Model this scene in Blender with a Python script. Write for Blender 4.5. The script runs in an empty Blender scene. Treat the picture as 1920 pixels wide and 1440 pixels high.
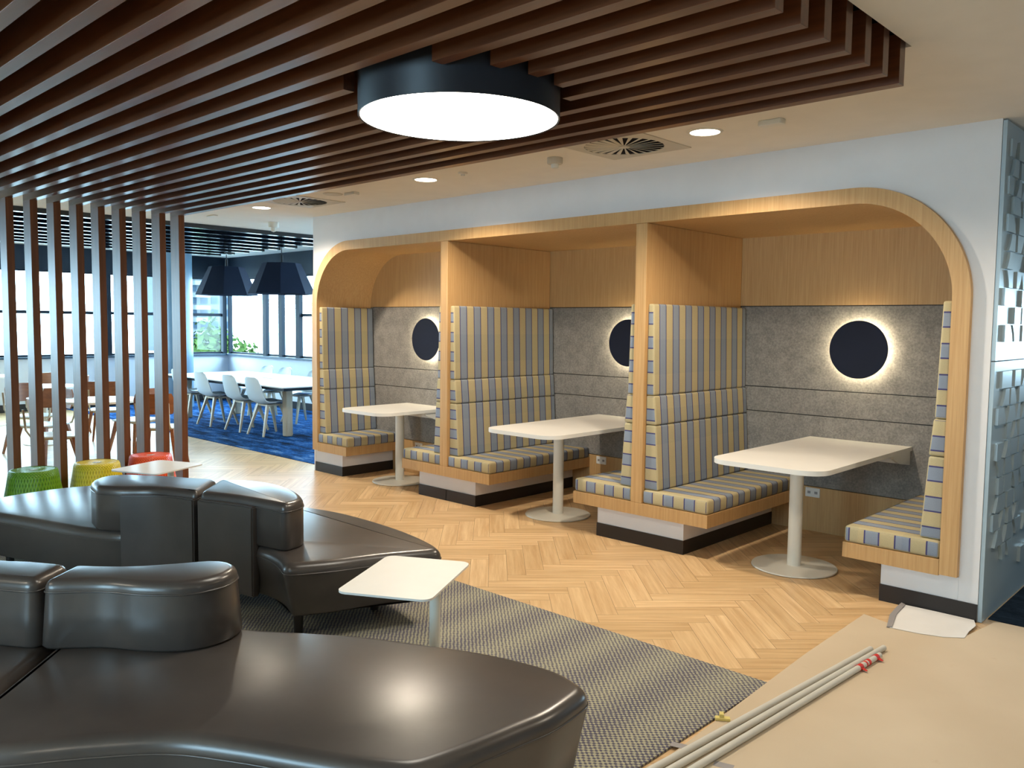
import bpy, bmesh, math, random
from mathutils import Vector, Matrix
random.seed(7)
S = bpy.context.scene
COL = S.collection
PI = math.pi

# ---------------------------------------------------------------- camera
YAW, PITCH, ROLL, F = 0.7611, 0.0723, 0.0111, 1559.5655
fw = Vector((-math.sin(YAW)*math.cos(PITCH), math.cos(YAW)*math.cos(PITCH), -math.sin(PITCH)))
rt = Vector((math.cos(YAW), math.sin(YAW), 0)); up = rt.cross(fw)
r2 = math.cos(ROLL)*rt + math.sin(ROLL)*up
u2 = -math.sin(ROLL)*rt + math.cos(ROLL)*up
cd = bpy.data.cameras.new('camera'); cam = bpy.data.objects.new('camera', cd); COL.objects.link(cam)
cd.sensor_width = 36; cd.lens = F/1920*36; cd.clip_start = 0.05; cd.clip_end = 400
m = Matrix((r2, u2, -fw)).transposed().to_4x4(); m.translation = Vector((1.2142, -4.9757, 1.6001))
cam.matrix_world = m
S.camera = cam

# ---------------------------------------------------------------- world, exposure
S.view_settings.view_transform = 'Standard'; S.view_settings.look = 'None'
S.view_settings.gamma = 1; S.view_settings.use_curve_mapping = False
S.view_settings.exposure = 0.48
W = bpy.data.worlds.new('sky'); S.world = W; W.use_nodes = True
bg = W.node_tree.nodes['Background']; bg.inputs[0].default_value = (0.50, 0.80, 1.0, 1); bg.inputs[1].default_value = 17
try:
    S.cycles.max_bounces = 8; S.cycles.diffuse_bounces = 5; S.cycles.glossy_bounces = 4
    S.cycles.sample_clamp_indirect = 2.5; S.cycles.blur_glossy = 1.0; S.cycles.denoising_input_passes = "RGB_ALBEDO_NORMAL"; S.cycles.denoising_prefilter = "ACCURATE"; S.cycles.use_denoising = True
    S.cycles.transparent_max_bounces = 12
except Exception: pass

def portal(x, y, z, sx, sz, rot):
    l = bpy.data.lights.new('window_portal', 'AREA'); l.shape = 'RECTANGLE'; l.size = sx; l.size_y = sz
    try: l.cycles.is_portal = True
    except Exception: pass
    o = bpy.data.objects.new('window_portal', l); o.location = (x, y, z); o.rotation_euler = rot; COL.objects.link(o)
portal(-14.6, -2.85, 1.7, 12.3, 1.55, (PI/2, 0, -PI/2))
portal(-10.6, 3.22, 1.7, 8.0, 1.55, (-PI/2, 0, 0))
portal(-1.0, -8.95, 1.6, 1.9, 1.6, (PI/2, 0, 0))  # portal of the added, unseen south window: daylight fill on booths and sofas
portal(1.6, 8.9, 1.6, 2.0, 1.1, (-PI/2, 0, 0))

WARM = (1.0, 0.86, 0.68)
def spot(x, y, z, power, size=150, blend=.6, r=.06, color=WARM):
    l = bpy.data.lights.new('downlight_lamp', 'SPOT'); l.energy = power; l.color = color
    l.spot_size = math.radians(size); l.spot_blend = blend; l.shadow_soft_size = r
    o = bpy.data.objects.new('downlight_lamp', l); o.location = (x, y, z); COL.objects.link(o)
for x in (-1.325, -3.755, -6.2): spot(x, -.745, 2.66, 105)
spot(1.1, -.745, 2.66, 45)
for x, y in ((2.6, -3.6), (0.9, -6.4), (-2.6, -6.4)): spot(x, y, 2.66, 45)

# ---------------------------------------------------------------- materials
def srgb(r, g, b):
    f = lambda c: (c/255/12.92) if c/255 <= .04045 else ((c/255+.055)/1.055)**2.4
    return (f(r), f(g), f(b), 1)
MATS = {}
class NT:
    def __init__(s, name):
        s.m = bpy.data.materials.new(name); s.m.use_nodes = True; s.t = s.m.node_tree; s.n = s.t.nodes
        s.b = s.n['Principled BSDF']
    def new(s, typ, **kw):
        n = s.n.new(typ)
        for k, v in kw.items():
            if k.startswith('i_'):
                key = k[2:]; n.inputs[int(key) if key.isdigit() else key.replace('_', ' ')].default_value = v
            else: setattr(n, k, v)
        return n
    def link(s, a, b): s.t.links.new(a, b)
    def coord(s, kind='Object', scale=(1, 1, 1), rot=(0, 0, 0)):
        c = s.new('ShaderNodeTexCoord'); mp = s.new('ShaderNodeMapping')
        mp.inputs['Scale'].default_value = scale; mp.inputs['Rotation'].default_value = rot
        s.link(c.outputs[kind], mp.inputs[0]); return mp.outputs[0]
    def noise(s, vec, scale, detail=3, rough=.5):
        n = s.new('ShaderNodeTexNoise'); n.inputs['Scale'].default_value = scale; n.inputs['Detail'].default_value = detail
        n.inputs['Roughness'].default_value = rough
        if vec: s.link(vec, n.inputs['Vector'])
        return n.outputs[0]
    def ramp(s, fac, stops, interp='LINEAR'):
        r = s.new('ShaderNodeValToRGB'); r.color_ramp.interpolation = interp
        e = r.color_ramp.elements
        while len(e) < len(stops): e.new(.5)
        for i, (p, c) in enumerate(stops): e[i].position = p; e[i].color = c
        s.link(fac, r.inputs[0]); return r.outputs[0]
    def math(s, op, a, b=None):
        n = s.new('ShaderNodeMath', operation=op)
        for i, v in enumerate((a, b)):
            if v is None: continue
            if isinstance(v, (int, float)): n.inputs[i].default_value = v
            else: s.link(v, n.inputs[i])
        return n.outputs[0]
    def mix(s, fac, a, b, blend='MIX'):
        n = s.new('ShaderNodeMix', data_type='RGBA', blend_type=blend)
        for i, v in ((0, fac), (6, a), (7, b)):
            if isinstance(v, (int, float, tuple)): n.inputs[i].default_value = v
            else: s.link(v, n.inputs[i])
        return n.outputs[2]
    def bump(s, h, strength=.2, dist=.005):
        b = s.new('ShaderNodeBump'); b.inputs['Strength'].default_value = strength; b.inputs['Distance'].default_value = dist
        s.link(h, b.inputs['Height']); s.link(b.outputs[0], s.b.inputs['Normal'])
    def set(s, rough=.5, spec=.5, metal=0, color=None, coat=0):
        s.b.inputs['Roughness'].default_value = rough; s.b.inputs['Specular IOR Level'].default_value = spec
        s.b.inputs['Metallic'].default_value = metal; s.b.inputs['Coat Weight'].default_value = coat
        if color is not None:
            if isinstance(color, tuple): s.b.inputs['Base Color'].default_value = color
            else: s.link(color, s.b.inputs['Base Color'])
        return s.m
def plain(name, c, rough=.5, spec=.5, metal=0, bump=None, var=.06, coat=0):
    n = NT(name); v = n.coord()
    f = n.noise(v, 6, 4)
    d = tuple(x*(1-var) for x in c[:3])+(1,); l = tuple(min(1, x*(1+var)) for x in c[:3])+(1,)
    col = n.ramp(f, [(.3, d), (.7, l)])
    if bump: n.bump(n.noise(v, bump[0], 3), bump[1], .003)
    MATS[name] = n.set(rough, spec, metal, col, coat); return MATS[name]
def wood(name, c1, c2, rough, scale, spec=.5):
    n = NT(name); v = n.coord(scale=scale)
    a = n.noise(v, 1.0, 6, .62); b = n.noise(n.coord(), 1.3, 2)
    f = n.math('ADD', n.math('MULTIPLY', a, .8), n.math('MULTIPLY', b, .2))
    n.bump(a, .04, .002)
    MATS[name] = n.set(rough, spec, 0, n.ramp(f, [(.36, c1), (.64, c2)])); return MATS[name]
def emit(name, c, s):
    n = NT(name); n.b.inputs['Emission Color'].default_value = c; n.b.inputs['Emission Strength'].default_value = s
    n.set(.5, .3, 0, (0.8, 0.8, 0.8, 1)); MATS[name] = n.m; return n.m
M = MATS
plain('wall_white', srgb(226, 226, 228), .7, .3, bump=(120, .06), var=.02)
plain('ceiling_white', srgb(232, 226, 216), .85, .2, var=.02)
plain('gloss_white', srgb(232, 230, 224), .35, .4, var=.02)
plain('metal_white', srgb(222, 218, 206), .4, .5, var=.02)
plain('sheet_white', srgb(225, 224, 222), .85, .2, bump=(60, .2), var=.03)
plain('black_skirting', srgb(38, 33, 31), .45, .4)
plain('black_metal', srgb(22, 25, 34), .45, .4)
plain('navy_panel', srgb(24, 30, 48), .7, .25)
plain('dark_frame', srgb(20, 30, 42), .6, .2)
plain('column_blue', srgb(96, 122, 142), .3, .5)
plain('dark_void', srgb(24, 20, 24), .9, .1)
plain('grey_vent', srgb(196, 188, 172), .5, .4)
plain('shell_white', srgb(226, 236, 240), .35, .5, var=.01)
plain('shade_navy', srgb(25, 34, 54), .8, .2, var=.05)
plain('pipe_grey', srgb(205, 202, 192), .4, .45, var=.05)
plain('red_tape', srgb(206, 40, 34), .4, .5)
plain('grey_tape', srgb(150, 146, 146), .5, .4)
plain('foam_yellow', srgb(222, 206, 130), .8, .2, bump=(90, .4))
plain('ledge_dark', srgb(44, 62, 78), .4, .5)
plain('batten_black', srgb(14, 18, 26), .12, .7, var=.02)
plain('concrete', srgb(205, 208, 208), .9, 0)
plain('facade', srgb(66, 70, 74), .9, 0); plain('facade_light', srgb(82, 86, 90), .9, 0)
plain('facade_glass', srgb(40, 50, 60), .9, 0)
plain('bark', srgb(96, 84, 66), .9, .2)
wood('oak', srgb(184, 144, 94), srgb(202, 164, 114), .48, (90, 90, 2.4), .3)
wood('oak_horizontal', srgb(184, 144, 94), srgb(202, 164, 114), .48, (90, 90, 2.4), .3)
wood('chair_wood', srgb(186, 168, 140), srgb(206, 190, 162), .45, (20, 20, 2))
wood('chair_brown', srgb(128, 74, 42), srgb(156, 96, 56), .4, (4, 30, 30))
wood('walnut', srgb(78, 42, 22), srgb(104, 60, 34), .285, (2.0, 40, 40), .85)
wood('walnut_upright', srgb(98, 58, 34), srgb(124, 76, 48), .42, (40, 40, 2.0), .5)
emit('drum_glow', (1.0, .93, .80, 1), 9)
emit('downlight_glow', (1.0, .93, .80, 1), 14)
emit('halo_glow', (1.0, .86, .58, 1), 80)

def foliage():
    n = NT('foliage'); v = n.coord(); f = n.noise(v, 9, 3)
    n.set(.9, 0, 0, n.ramp(f, [(.3, srgb(32, 48, 24)), (.7, srgb(54, 68, 34))])); M['foliage'] = n.m
foliage()
def leather():
    n = NT('leather'); v = n.coord()
    a = n.noise(v, 2.2, 5, .6)
    c = n.ramp(a, [(.35, srgb(62, 57, 54)), (.65, srgb(76, 70, 66))])
    w = n.noise(v, 7, 3)
    n.bump(n.math('ADD', w, n.math('MULTIPLY', n.noise(v, 90, 3), .12)), .05, .005)
    n.set(.285, .55, 0, c); M['leather'] = n.m
leather()
def felt():
    n = NT('felt'); v = n.coord()
    a = n.noise(v, 70, 5, .7); b = n.noise(v, 9, 3)
    f = n.math('ADD', n.math('MULTIPLY', a, .7), n.math('MULTIPLY', b, .3))
    c = n.ramp(f, [(.38, srgb(116, 112, 108)), (.62, srgb(150, 145, 138))])
    n.bump(a, .3, .003); n.set(.95, .1, 0, c); M['felt'] = n.m
felt()
def stripes():
    n = NT('striped_fabric'); c = n.new('ShaderNodeTexCoord'); s = n.new('ShaderNodeSeparateXYZ'); n.link(c.outputs['UV'], s.inputs[0])
    fr = n.math('FRACT', s.outputs[0])
    yel = srgb(190, 176, 138); blu = srgb(142, 152, 166); lin = srgb(78, 76, 118)
    col = n.ramp(fr, [(0, yel), (.474, lin), (.527, blu), (.948, lin)], 'CONSTANT')
    wv = n.noise(n.coord(scale=(1, 1, 1)), 260, 2)
    big = n.math('FRACT', n.math('MULTIPLY', s.outputs[1], 1.0))
    cross = n.ramp(big, [(0, (1, 1, 1, 1)), (.5, (.90, .93, .97, 1))], 'CONSTANT')
    col = n.mix(.7, col, cross, 'MULTIPLY')
    sh = n.ramp(wv, [(.3, (.88, .88, .88, 1)), (.7, (1, 1, 1, 1))])
    n.bump(wv, .15, .002); n.set(.9, .15, 0, n.mix(1, col, sh, 'MULTIPLY')); M['striped_fabric'] = n.m
stripes()
def floor_wood():
    n = NT('oak_herringbone'); c = n.new('ShaderNodeTexCoord'); mp = n.new('ShaderNodeMapping'); mp.inputs['Scale'].default_value = (1.5, 26, 1)
    n.link(c.outputs['UV'], mp.inputs[0])
    a = n.noise(mp.outputs[0], 1, 6, .62)
    at = n.new('ShaderNodeVertexColor', layer_name='tint'); sp = n.new('ShaderNodeSeparateColor'); n.link(at.outputs[0], sp.inputs[0])
    base = n.ramp(a, [(.32, srgb(202, 164, 118)), (.68, srgb(234, 202, 156))])
    t = n.ramp(sp.outputs[0], [(0, (.84, .82, .78, 1)), (1, (1.0, 1.0, 1.0, 1))])
    n.bump(a, .05, .002)
    n.set(.36, .42, 0, n.mix(1, base, t, 'MULTIPLY')); M['oak_herringbone'] = n.m
floor_wood()
def carpet_grey():
    n = NT('woven_carpet'); v = n.coord()
    dis = n.noise(v, 1.6, 2)
    sp = n.new('ShaderNodeSeparateXYZ'); n.link(v, sp.inputs[0])
    x = n.math('MULTIPLY', sp.outputs[0], 230); y = n.math('MULTIPLY', sp.outputs[1], 250)
    row = n.math('SINE', y)
    sx = n.math('SINE', n.math('ADD', x, n.math('MULTIPLY', n.math('SINE', n.math('MULTIPLY', y, .5)), .5)))
    f = n.math('ADD', n.math('MULTIPLY', n.math('MULTIPLY', sx, row), .42), n.math('ADD', n.math('MULTIPLY', n.noise(v, 200, 2), .6), .2))
    f = n.math('ADD', f, n.math('MULTIPLY', n.math('SINE', n.math('MULTIPLY', sp.outputs[0], 19)), .07))
    c = n.ramp(f, [(.32, srgb(88, 86, 102)), (.46, srgb(120, 118, 122)), (.58, srgb(160, 157, 134)), (.8, srgb(176, 173, 150))])
    n.bump(f, .5, .006); n.set(.95, .1, 0, c); M['woven_carpet'] = n.m
carpet_grey()
def carpet_blue(name, cols):
    n = NT(name); v = n.coord(scale=(.8, 3.2, 1)); a = n.noise(v, 2.2, 6, .7); b = n.noise(n.coord(), 40, 2)
    f = n.math('ADD', n.math('MULTIPLY', a, .8), n.math('MULTIPLY', b, .2))
    c = n.ramp(f, cols, 'LINEAR'); n.bump(b, .4, .004); n.set(.95, .03, 0, c); M[name] = n.m
carpet_blue('blue_carpet', [(.40, srgb(20, 30, 50)), (.47, srgb(24, 58, 100)), (.55, srgb(34, 84, 142)), (.66, srgb(116, 140, 162))])
carpet_blue('dark_carpet', [(.38, srgb(20, 26, 34)), (.62, srgb(44, 56, 70))])
def paper():
    n = NT('kraft_paper'); v = n.coord(); a = n.noise(v, 1.2, 4); b = n.noise(v, 5, 5, .6)
    c = n.ramp(a, [(.3, srgb(194, 176, 150)), (.7, srgb(208, 191, 166))])
    c = n.mix(n.ramp(b, [(.66, (0, 0, 0, 1)), (.78, (.5, .5, .5, 1))]), c, srgb(178, 150, 112))
    n.bump(b, .12, .01); n.set(.75, .25, 0, c); M['kraft_paper'] = n.m
paper()
def relief_mat():
    n = NT('relief_paint'); v = n.coord(); a = n.noise(v, 2, 2)
    n.set(.29, .6, 0, n.ramp(a, [(.3, srgb(160, 180, 192)), (.7, srgb(168, 187, 198))])); M['relief_paint'] = n.m
relief_mat()
def glass():
    n = NT('window_glass'); t = n.n; tr = n.new('ShaderNodeBsdfTransparent'); gl = n.new('ShaderNodeBsdfGlossy'); gl.inputs['Roughness'].default_value = .02
    lw = n.new('ShaderNodeLayerWeight'); mx = n.new('ShaderNodeMixShader')
    n.link(n.math('ADD', n.math('MULTIPLY', n.math('POWER', lw.outputs['Facing'], 5.0), .5), .015), mx.inputs[0]); n.link(tr.outputs[0], mx.inputs[1]); n.link(gl.outputs[0], mx.inputs[2])
    n.link(mx.outputs[0], t['Material Output'].inputs[0]); M['window_glass'] = n.m
glass()
def woven(name, c1, c2):
    n = NT(name); c = n.new('ShaderNodeTexCoord'); s = n.new('ShaderNodeSeparateXYZ'); n.link(c.outputs['UV'], s.inputs[0])
    a = n.math('SINE', n.math('MULTIPLY', n.math('ADD', s.outputs[0], n.math('MULTIPLY', s.outputs[1], .20)), 2*PI*52))
    b = n.math('SINE', n.math('MULTIPLY', n.math('SUBTRACT', s.outputs[0], n.math('MULTIPLY', s.outputs[1], .20)), 2*PI*52))
    f = n.math('MAXIMUM', a, b)
    n.bump(f, .5, .004); n.set(.35, .5, 0, n.ramp(n.math('ADD', n.math('MULTIPLY', f, .5), .5), [(.2, c1), (.9, c2)])); M[name] = n.m
woven('green_cord', srgb(70, 122, 12), srgb(112, 164, 30))
woven('yellow_cord', srgb(196, 170, 10), srgb(232, 212, 44))
woven('orange_cord', srgb(200, 48, 16), srgb(244, 92, 40))

# ---------------------------------------------------------------- mesh helpers
def link(o, parent=None):
    COL.objects.link(o)
    if parent: o.parent = parent
    return o
def obj(name, bm, mat, parent=None, smooth=None, loc=None):
    bmesh.ops.recalc_face_normals(bm, faces=bm.faces[:])
    me = bpy.data.meshes.new(name); bm.to_mesh(me); bm.free()
    me.materials.append(M[mat] if isinstance(mat, str) else mat)
    if smooth:
        for p in me.polygons: p.use_smooth = p.material_index != 1; p.material_index = 0
        try: me.set_sharp_from_angle(angle=math.radians(smooth))
        except Exception: pass
    o = bpy.data.objects.new(name, me)
    if loc: o.location = loc
    return link(o, parent)
def tag(o, label, cat=None, group=None, kind=None):
    o['label'] = label
    if cat: o['category'] = cat
    if group: o['group'] = group
    if kind: o['kind'] = kind
    return o
def thing(name, label, cat, loc=(0, 0, 0), rz=0, group=None):
    o = bpy.data.objects.new(name, None); o.location = loc; o.rotation_euler = (0, 0, rz); o.empty_display_size = .1
    COL.objects.link(o); return tag(o, label, cat, group)
def struct(name, bm, mat, label=None, smooth=None, parent=None):
    o = obj(name, bm, mat, parent, smooth)
    if not parent: o['kind'] = 'structure'
    if label: o['label'] = label
    return o
def copy_tree(o, parent=None):
    c = o.copy(); COL.objects.link(c)
    if parent: c.parent = parent
    for ch in list(o.children): copy_tree(ch, c)
    return c
def B(): return bmesh.new()
def box(bm, x0, x1, y0, y1, z0, z1, bev=0, seg=2):
    r = bmesh.ops.create_cube(bm, size=1)
    vs = r['verts']
    for v in vs: v.co = Vector((x0+(v.co.x+.5)*(x1-x0), y0+(v.co.y+.5)*(y1-y0), z0+(v.co.z+.5)*(z1-z0)))
    if bev:
        es = list({e for v in vs for e in v.link_edges})
        bmesh.ops.bevel(bm, geom=es, offset=bev, segments=seg, affect='EDGES', profile=.5)
    return bm
def bar(bm, a, b, w0, w1=None, h0=None, h1=None, side=Vector((1, 0, 0))):
    """tapered square bar from a to b"""
    a, b = Vector(a), Vector(b); w1 = w0 if w1 is None else w1; h0 = w0 if h0 is None else h0; h1 = w1 if h1 is None else h1
    d = (b-a).normalized(); s = (side-d*side.dot(d)).normalized(); t = d.cross(s)
    vs = []
    for p, w, h in ((a, w0, h0), (b, w1, h1)):
        for i, j in ((-1, -1), (1, -1), (1, 1), (-1, 1)): vs.append(bm.verts.new(p+s*i*w/2+t*j*h/2))
    for f in ((3, 2, 1, 0), (4, 5, 6, 7), (0, 1, 5, 4), (1, 2, 6, 5), (2, 3, 7, 6), (3, 0, 4, 7)): bm.faces.new([vs[i] for i in f])
    return bm
def tube(bm, pts, r, seg=10, closed=False, cap=True):
    pts = [Vector(p) for p in pts]; n = len(pts); rings = []; prev = None
    for i, p in enumerate(pts):
        if closed: d = pts[(i+1) % n]-pts[i-1]
        else: d = pts[min(i+1, n-1)]-pts[max(i-1, 0)]
        d.normalize()
        a = Vector((0, 0, 1)) if abs(d.z) < .9 else Vector((1, 0, 0))
        s = (a-d*a.dot(d)).normalized(); t = d.cross(s)
        rings.append([bm.verts.new(p+s*math.cos(2*PI*k/seg)*r+t*math.sin(2*PI*k/seg)*r) for k in range(seg)])
    for i in range(n if closed else n-1):
        A, C = rings[i], rings[(i+1) % n]
        for k in range(seg): bm.faces.new((A[k], A[(k+1) % seg], C[(k+1) % seg], C[k]))
    if cap and not closed: bm.faces.new(rings[0][::-1]); bm.faces.new(rings[-1])
    return bm
def lathe(bm, prof, c=(0, 0, 0), seg=40, uv=False):
    """prof: (r, z) list; r=0 ends become poles"""
    rings = []
    for r, z in prof:
        if r < 1e-6: rings.append([bm.verts.new((c[0], c[1], c[2]+z))])
        else: rings.append([bm.verts.new((c[0]+r*math.cos(2*PI*k/seg), c[1]+r*math.sin(2*PI*k/seg), c[2]+z)) for k in range(seg)])
    ul = bm.loops.layers.uv.verify() if uv else None
    for i in range(len(rings)-1):
        A, C = rings[i], rings[i+1]
        for k in range(seg):
            k1 = (k+1) % seg
            q = [A[k % len(A)], A[k1 % len(A)], C[k1 % len(C)], C[k % len(C)]]
            kk = [(k, i), (k+1, i), (k+1, i+1), (k, i+1)]
            if len(A) == 1: q = [A[0], C[k1], C[k]]; kk = [(k, i), (k+1, i+1), (k, i+1)]
            elif len(C) == 1: q = [A[k], A[k1], C[0]]; kk = [(k, i), (k+1, i), (k, i+1)]
            f = bm.faces.new(q)
            if uv:
                for l, (a, b) in zip(f.loops, kk): l[ul].uv = (a/seg, b/len(rings))
    return bm
def prism(bm, pts, z0, z1, axis='z'):
    """closed polygon extruded; axis z: pts (x,y); axis y: pts (x,z) between y=z0..z1; axis x: pts (y,z)"""
    def P(p, h):
        return {'z': (p[0], p[1], h), 'y': (p[0], h, p[1]), 'x': (h, p[0], p[1])}[axis]
    a = [bm.verts.new(P(p, z0)) for p in pts]; b = [bm.verts.new(P(p, z1)) for p in pts]
    n = len(pts)
    fs = [bm.faces.new(a[::-1]), bm.faces.new(b)]
    for i in range(n): fs.append(bm.faces.new((a[i], a[(i+1) % n], b[(i+1) % n], b[i])))
    return fs
def rrect(x0, x1, y0, y1, r, seg=8, corners=(1, 1, 1, 1)):
    out = []
    for (cx, cy, a0), on in zip(((x1-r, y1-r, 0), (x0+r, y1-r, 90), (x0+r, y0+r, 180), (x1-r, y0+r, 270)), corners):
        if on:
            for k in range(seg+1):
                a = math.radians(a0+90*k/seg); out.append((cx+r*math.cos(a), cy+r*math.sin(a)))
        else:
            a = math.radians(a0+45); out.append((cx+math.copysign(r, math.cos(a)), cy+math.copysign(r, math.sin(a))))
    return out
def arc(cx, cz, r, a0, a1, n): return [(cx+r*math.cos(math.radians(a0+(a1-a0)*k/n)), cz+r*math.sin(math.radians(a0+(a1-a0)*k/n))) for k in range(n+1)]
ORD = ['first', 'second', 'third', 'fourth', 'fifth', 'sixth', 'seventh', 'eighth', 'ninth', 'tenth', 'eleventh', 'twelfth', 'thirteenth', 'fourteenth', 'fifteenth', 'sixteenth', 'seventeenth', 'eighteenth', 'nineteenth', 'twentieth', 'twenty-first']

# ---------------------------------------------------------------- setting: floor
H = 2.7
def herringbone():
    bm = B(); uv = bm.loops.layers.uv.verify(); cl = bm.loops.layers.color.new('tint')
    w, n = .12, 5; L = w*n; c45 = math.sqrt(.5)
    X0, X1, Y0, Y1 = -14.65, 3.4, -8.9, 1.40
    rnd = random.Random(3)
    R = 150
    for a in range(-R, R):
        for b in range(-30, 31):
            ox, oy = a*w+b*L, a*w-b*L
            for kind in (0, 1):
                q = (ox, oy, ox+L, oy+w) if kind == 0 else (ox+L, oy+w-L, ox+L+w, oy+w)
                cx, cy = (q[0]+q[2])/2, (q[1]+q[3])/2
                wx, wy = (cx-cy)*c45-4, (cx+cy)*c45-3
                if not (X0-.4 < wx < X1+.4 and Y0-.4 < wy < Y1+.4): continue
                g = .0007
                P = [(q[0]+g, q[1]+g), (q[2]-g, q[1]+g), (q[2]-g, q[3]-g), (q[0]+g, q[3]-g)]
                vs = [bm.verts.new(((x-y)*c45-4, (x+y)*c45-3, 0)) for x, y in P]
                f = bm.faces.new(vs); t = rnd.random()**1.5; t = 1-t; du, dv = rnd.random()*40, rnd.random()*40
                UVs = [(0, 0), (L, 0), (L, w), (0, w)] if kind == 0 else [(0, 0), (0, w), (L, w), (L, 0)]
                for l, (u_, v_) in zip(f.loops, UVs):
                    l[uv].uv = (u_+du, v_+dv); l[cl] = (t, t, t, 1)
    for co, no in (((X0, 0, 0), (-1, 0, 0)), ((X1, 0, 0), (1, 0, 0)), ((0, Y0, 0), (0, -1, 0)), ((0, Y1, 0), (0, 1, 0))):
        bmesh.ops.bisect_plane(bm, geom=bm.verts[:]+bm.edges[:]+bm.faces[:], plane_co=co, plane_no=no, clear_outer=True)
    # keep every plank facing up
    me = bpy.data.meshes.new('floor')
    for f in bm.faces:
        if f.normal.z < 0: f.normal_flip()
    bm.to_mesh(me); bm.free(); me.materials.append(M['oak_herringbone'])
    o = bpy.data.objects.new('floor', me); COL.objects.link(o); o['kind'] = 'structure'; o['label'] = 'pale oak herringbone plank floor'
herringbone()
struct('floor', box(B(), -15, 6.2, -9.2, 9.2, -.15, -.002), 'black_skirting', 'floor slab')
struct('floor', box(B(), -14.65, -6.46, .2, 3.28, 0, .005), 'blue_carpet', 'blue patterned carpet of the dining area')
struct('floor', box(B(), .03, 5.9, .1, 8.9, 0, .005), 'dark_carpet', 'dark carpet of the passage')
tag(obj('lounge_carpet', box(B(), -5.6, -.44, -5.6, -1.55, .0005, .009), 'woven_carpet'), 'grey and yellow woven carpet under the leather sofas', 'carpet')
def paper_sheet():
    bm = B(); pts = [(-.478, -.339), (-.30, -.40), (-.12, -.41), (.03, -.27), (.08, .06), (2.6, .2), (2.6, -7.0), (-.30, -7.0), (-.40, -2.5), (-.465, -1.118)]
    prism(bm, pts, .010, .0115); tag(obj('floor_paper', bm, 'kraft_paper'), 'brown protective paper covering the floor at bottom right', 'floor covering')
paper_sheet()
def dust():
    bm = B(); pts = [(-.30, -.46), (-.345, -.25), (-.375, -.02), (-.2, -.012), (-.01, -.012), (.022, -.10), (.02, -.22), (.03, -.335), (-.05, -.40), (-.16, -.44)]
    prism(bm, pts, .013, .0145)
    o = obj('plaster_sheet', bm, 'sheet_white'); tag(o, 'white torn sheet on the floor against the black skirting', 'sheet')
    b2 = B(); prism(b2, [(-.31, -.47), (-.29, -.45), (-.34, -.24), (-.362, -.03), (-.39, -.01), (-.385, -.1), (-.365, -.27)], .0150, .020)
    obj('grey_edge', b2, 'grey_tape', o)
dust()

# ---------------------------------------------------------------- setting: ceilings and walls
XL, XR = -6.457, 0.0
SX0, SX1, SY1, SY0 = -6.43, 0.03, -1.485, -5.05      # recess for the timber battens
bm = B()
for r in ((-8.0, 6, SY1, 9), (-8.0, SX0, SY0, SY1), (SX1, 6, SY0, SY1), (-8.0, 6, -9, SY0)): box(bm, r[0], r[1], r[2], r[3], H, H+.04)
struct('ceiling', bm, 'ceiling_white', 'flat white plaster ceiling')
bm = B(); box(bm, SX0-.05, SX1+.05, SY0-.05, SY1+.05, 3.06, 3.1)
box(bm, SX0-.05, SX0, SY0, SY1, H+.04, 3.06); box(bm, SX1, SX1+.05, SY0, SY1, H+.04, 3.06); box(bm, SX0, SX1, SY1, SY1+.05, H+.04, 3.06); box(bm, SX0, SX1, SY0-.05, SY0, H+.04, 3.06)
struct('ceiling', bm, 'dark_void', 'dark recess above the timber battens')
struct('ceiling', box(B(), -14.9, -8.0, -9, 3.4, 2.86, 2.9), 'ceiling_white', 'raised white ceiling of the dining area')
struct('trim_1', box(B(), -8.03, -8.0, -9, 3.4, 2.70, 2.86), 'ceiling_white', 'step where the dining ceiling rises')
# booth wall with the arched opening
FX0, FX1, FZ, FR, FT, FY = -6.43, -.10, 2.413, .65, .092, -.04
op = [(FX1, 0)]+arc(FX1-FR, FZ-FR, FR, 0, 90, 20)+arc(FX0+FR, FZ-FR, FR, 90, 180, 20)+[(FX0, 0)]
bm = B(); prism(bm, [(XR, 0), (XR, H), (XL, H), (XL, 0)]+op[::-1], 0, .04, 'y')
struct('wall_front', bm, 'wall_white', 'white wall around the booths', 30)
bm = B(); box(bm, XL, XL+.02, .04, 3.3, 0, H); struct('wall_left', bm, 'wall_white', 'white side of the booth block')
struct('wall_back', box(B(), -6.44, -.02, 1.42, 3.2, 0, H), 'wall_white', 'core behind the booths')
struct('wall_back', box(B(), -6.40, -.02, .05, 1.42, 2.43, H-.002), 'wall_white', 'bulkhead above the booths')
struct('wall_right', box(B(), -.02, 0, .04, 3.2, 0, H), 'wall_white', 'wall behind the relief panels')
struct('baseboard_front', box(B(), -.10, 0, -.006, 0, 0, .10), 'black_skirting', 'black skirting')
# far walls of the lounge and the passage
bm = B(); box(bm, 5.9, 6.1, -9, 9, 0, H); struct('wall_east', bm, 'wall_white')
bm = B(); box(bm, -15, -1.9, -9.2, -9, 0, 2.9); box(bm, -.1, 6, -9.2, -9, 0, 2.9); box(bm, -1.9, -.1, -9.2, -9, 0, .8); box(bm, -1.9, -.1, -9.2, -9, 2.4, 2.9); box(bm, -1.03, -.97, -9.15, -9.05, .8, 2.4)  # wall out of view; its window opening is added to brighten the booth front
struct('wall_south', bm, 'wall_white')
bm = B(); box(bm, .0, .6, 8.9, 9.1, 0, H); box(bm, 2.6, 6, 8.9, 9.1, 0, H); box(bm, .6, 2.6, 8.9, 9.1, 0, 1.05); box(bm, .6, 2.6, 8.9, 9.1, 2.15, H)
struct('wall_north', bm, 'wall_white', 'end wall of the passage')
bm = B(); box(bm, -.3, 0, 3.2, 9.1, 0, H); struct('wall_right', bm, 'wall_white')
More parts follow.
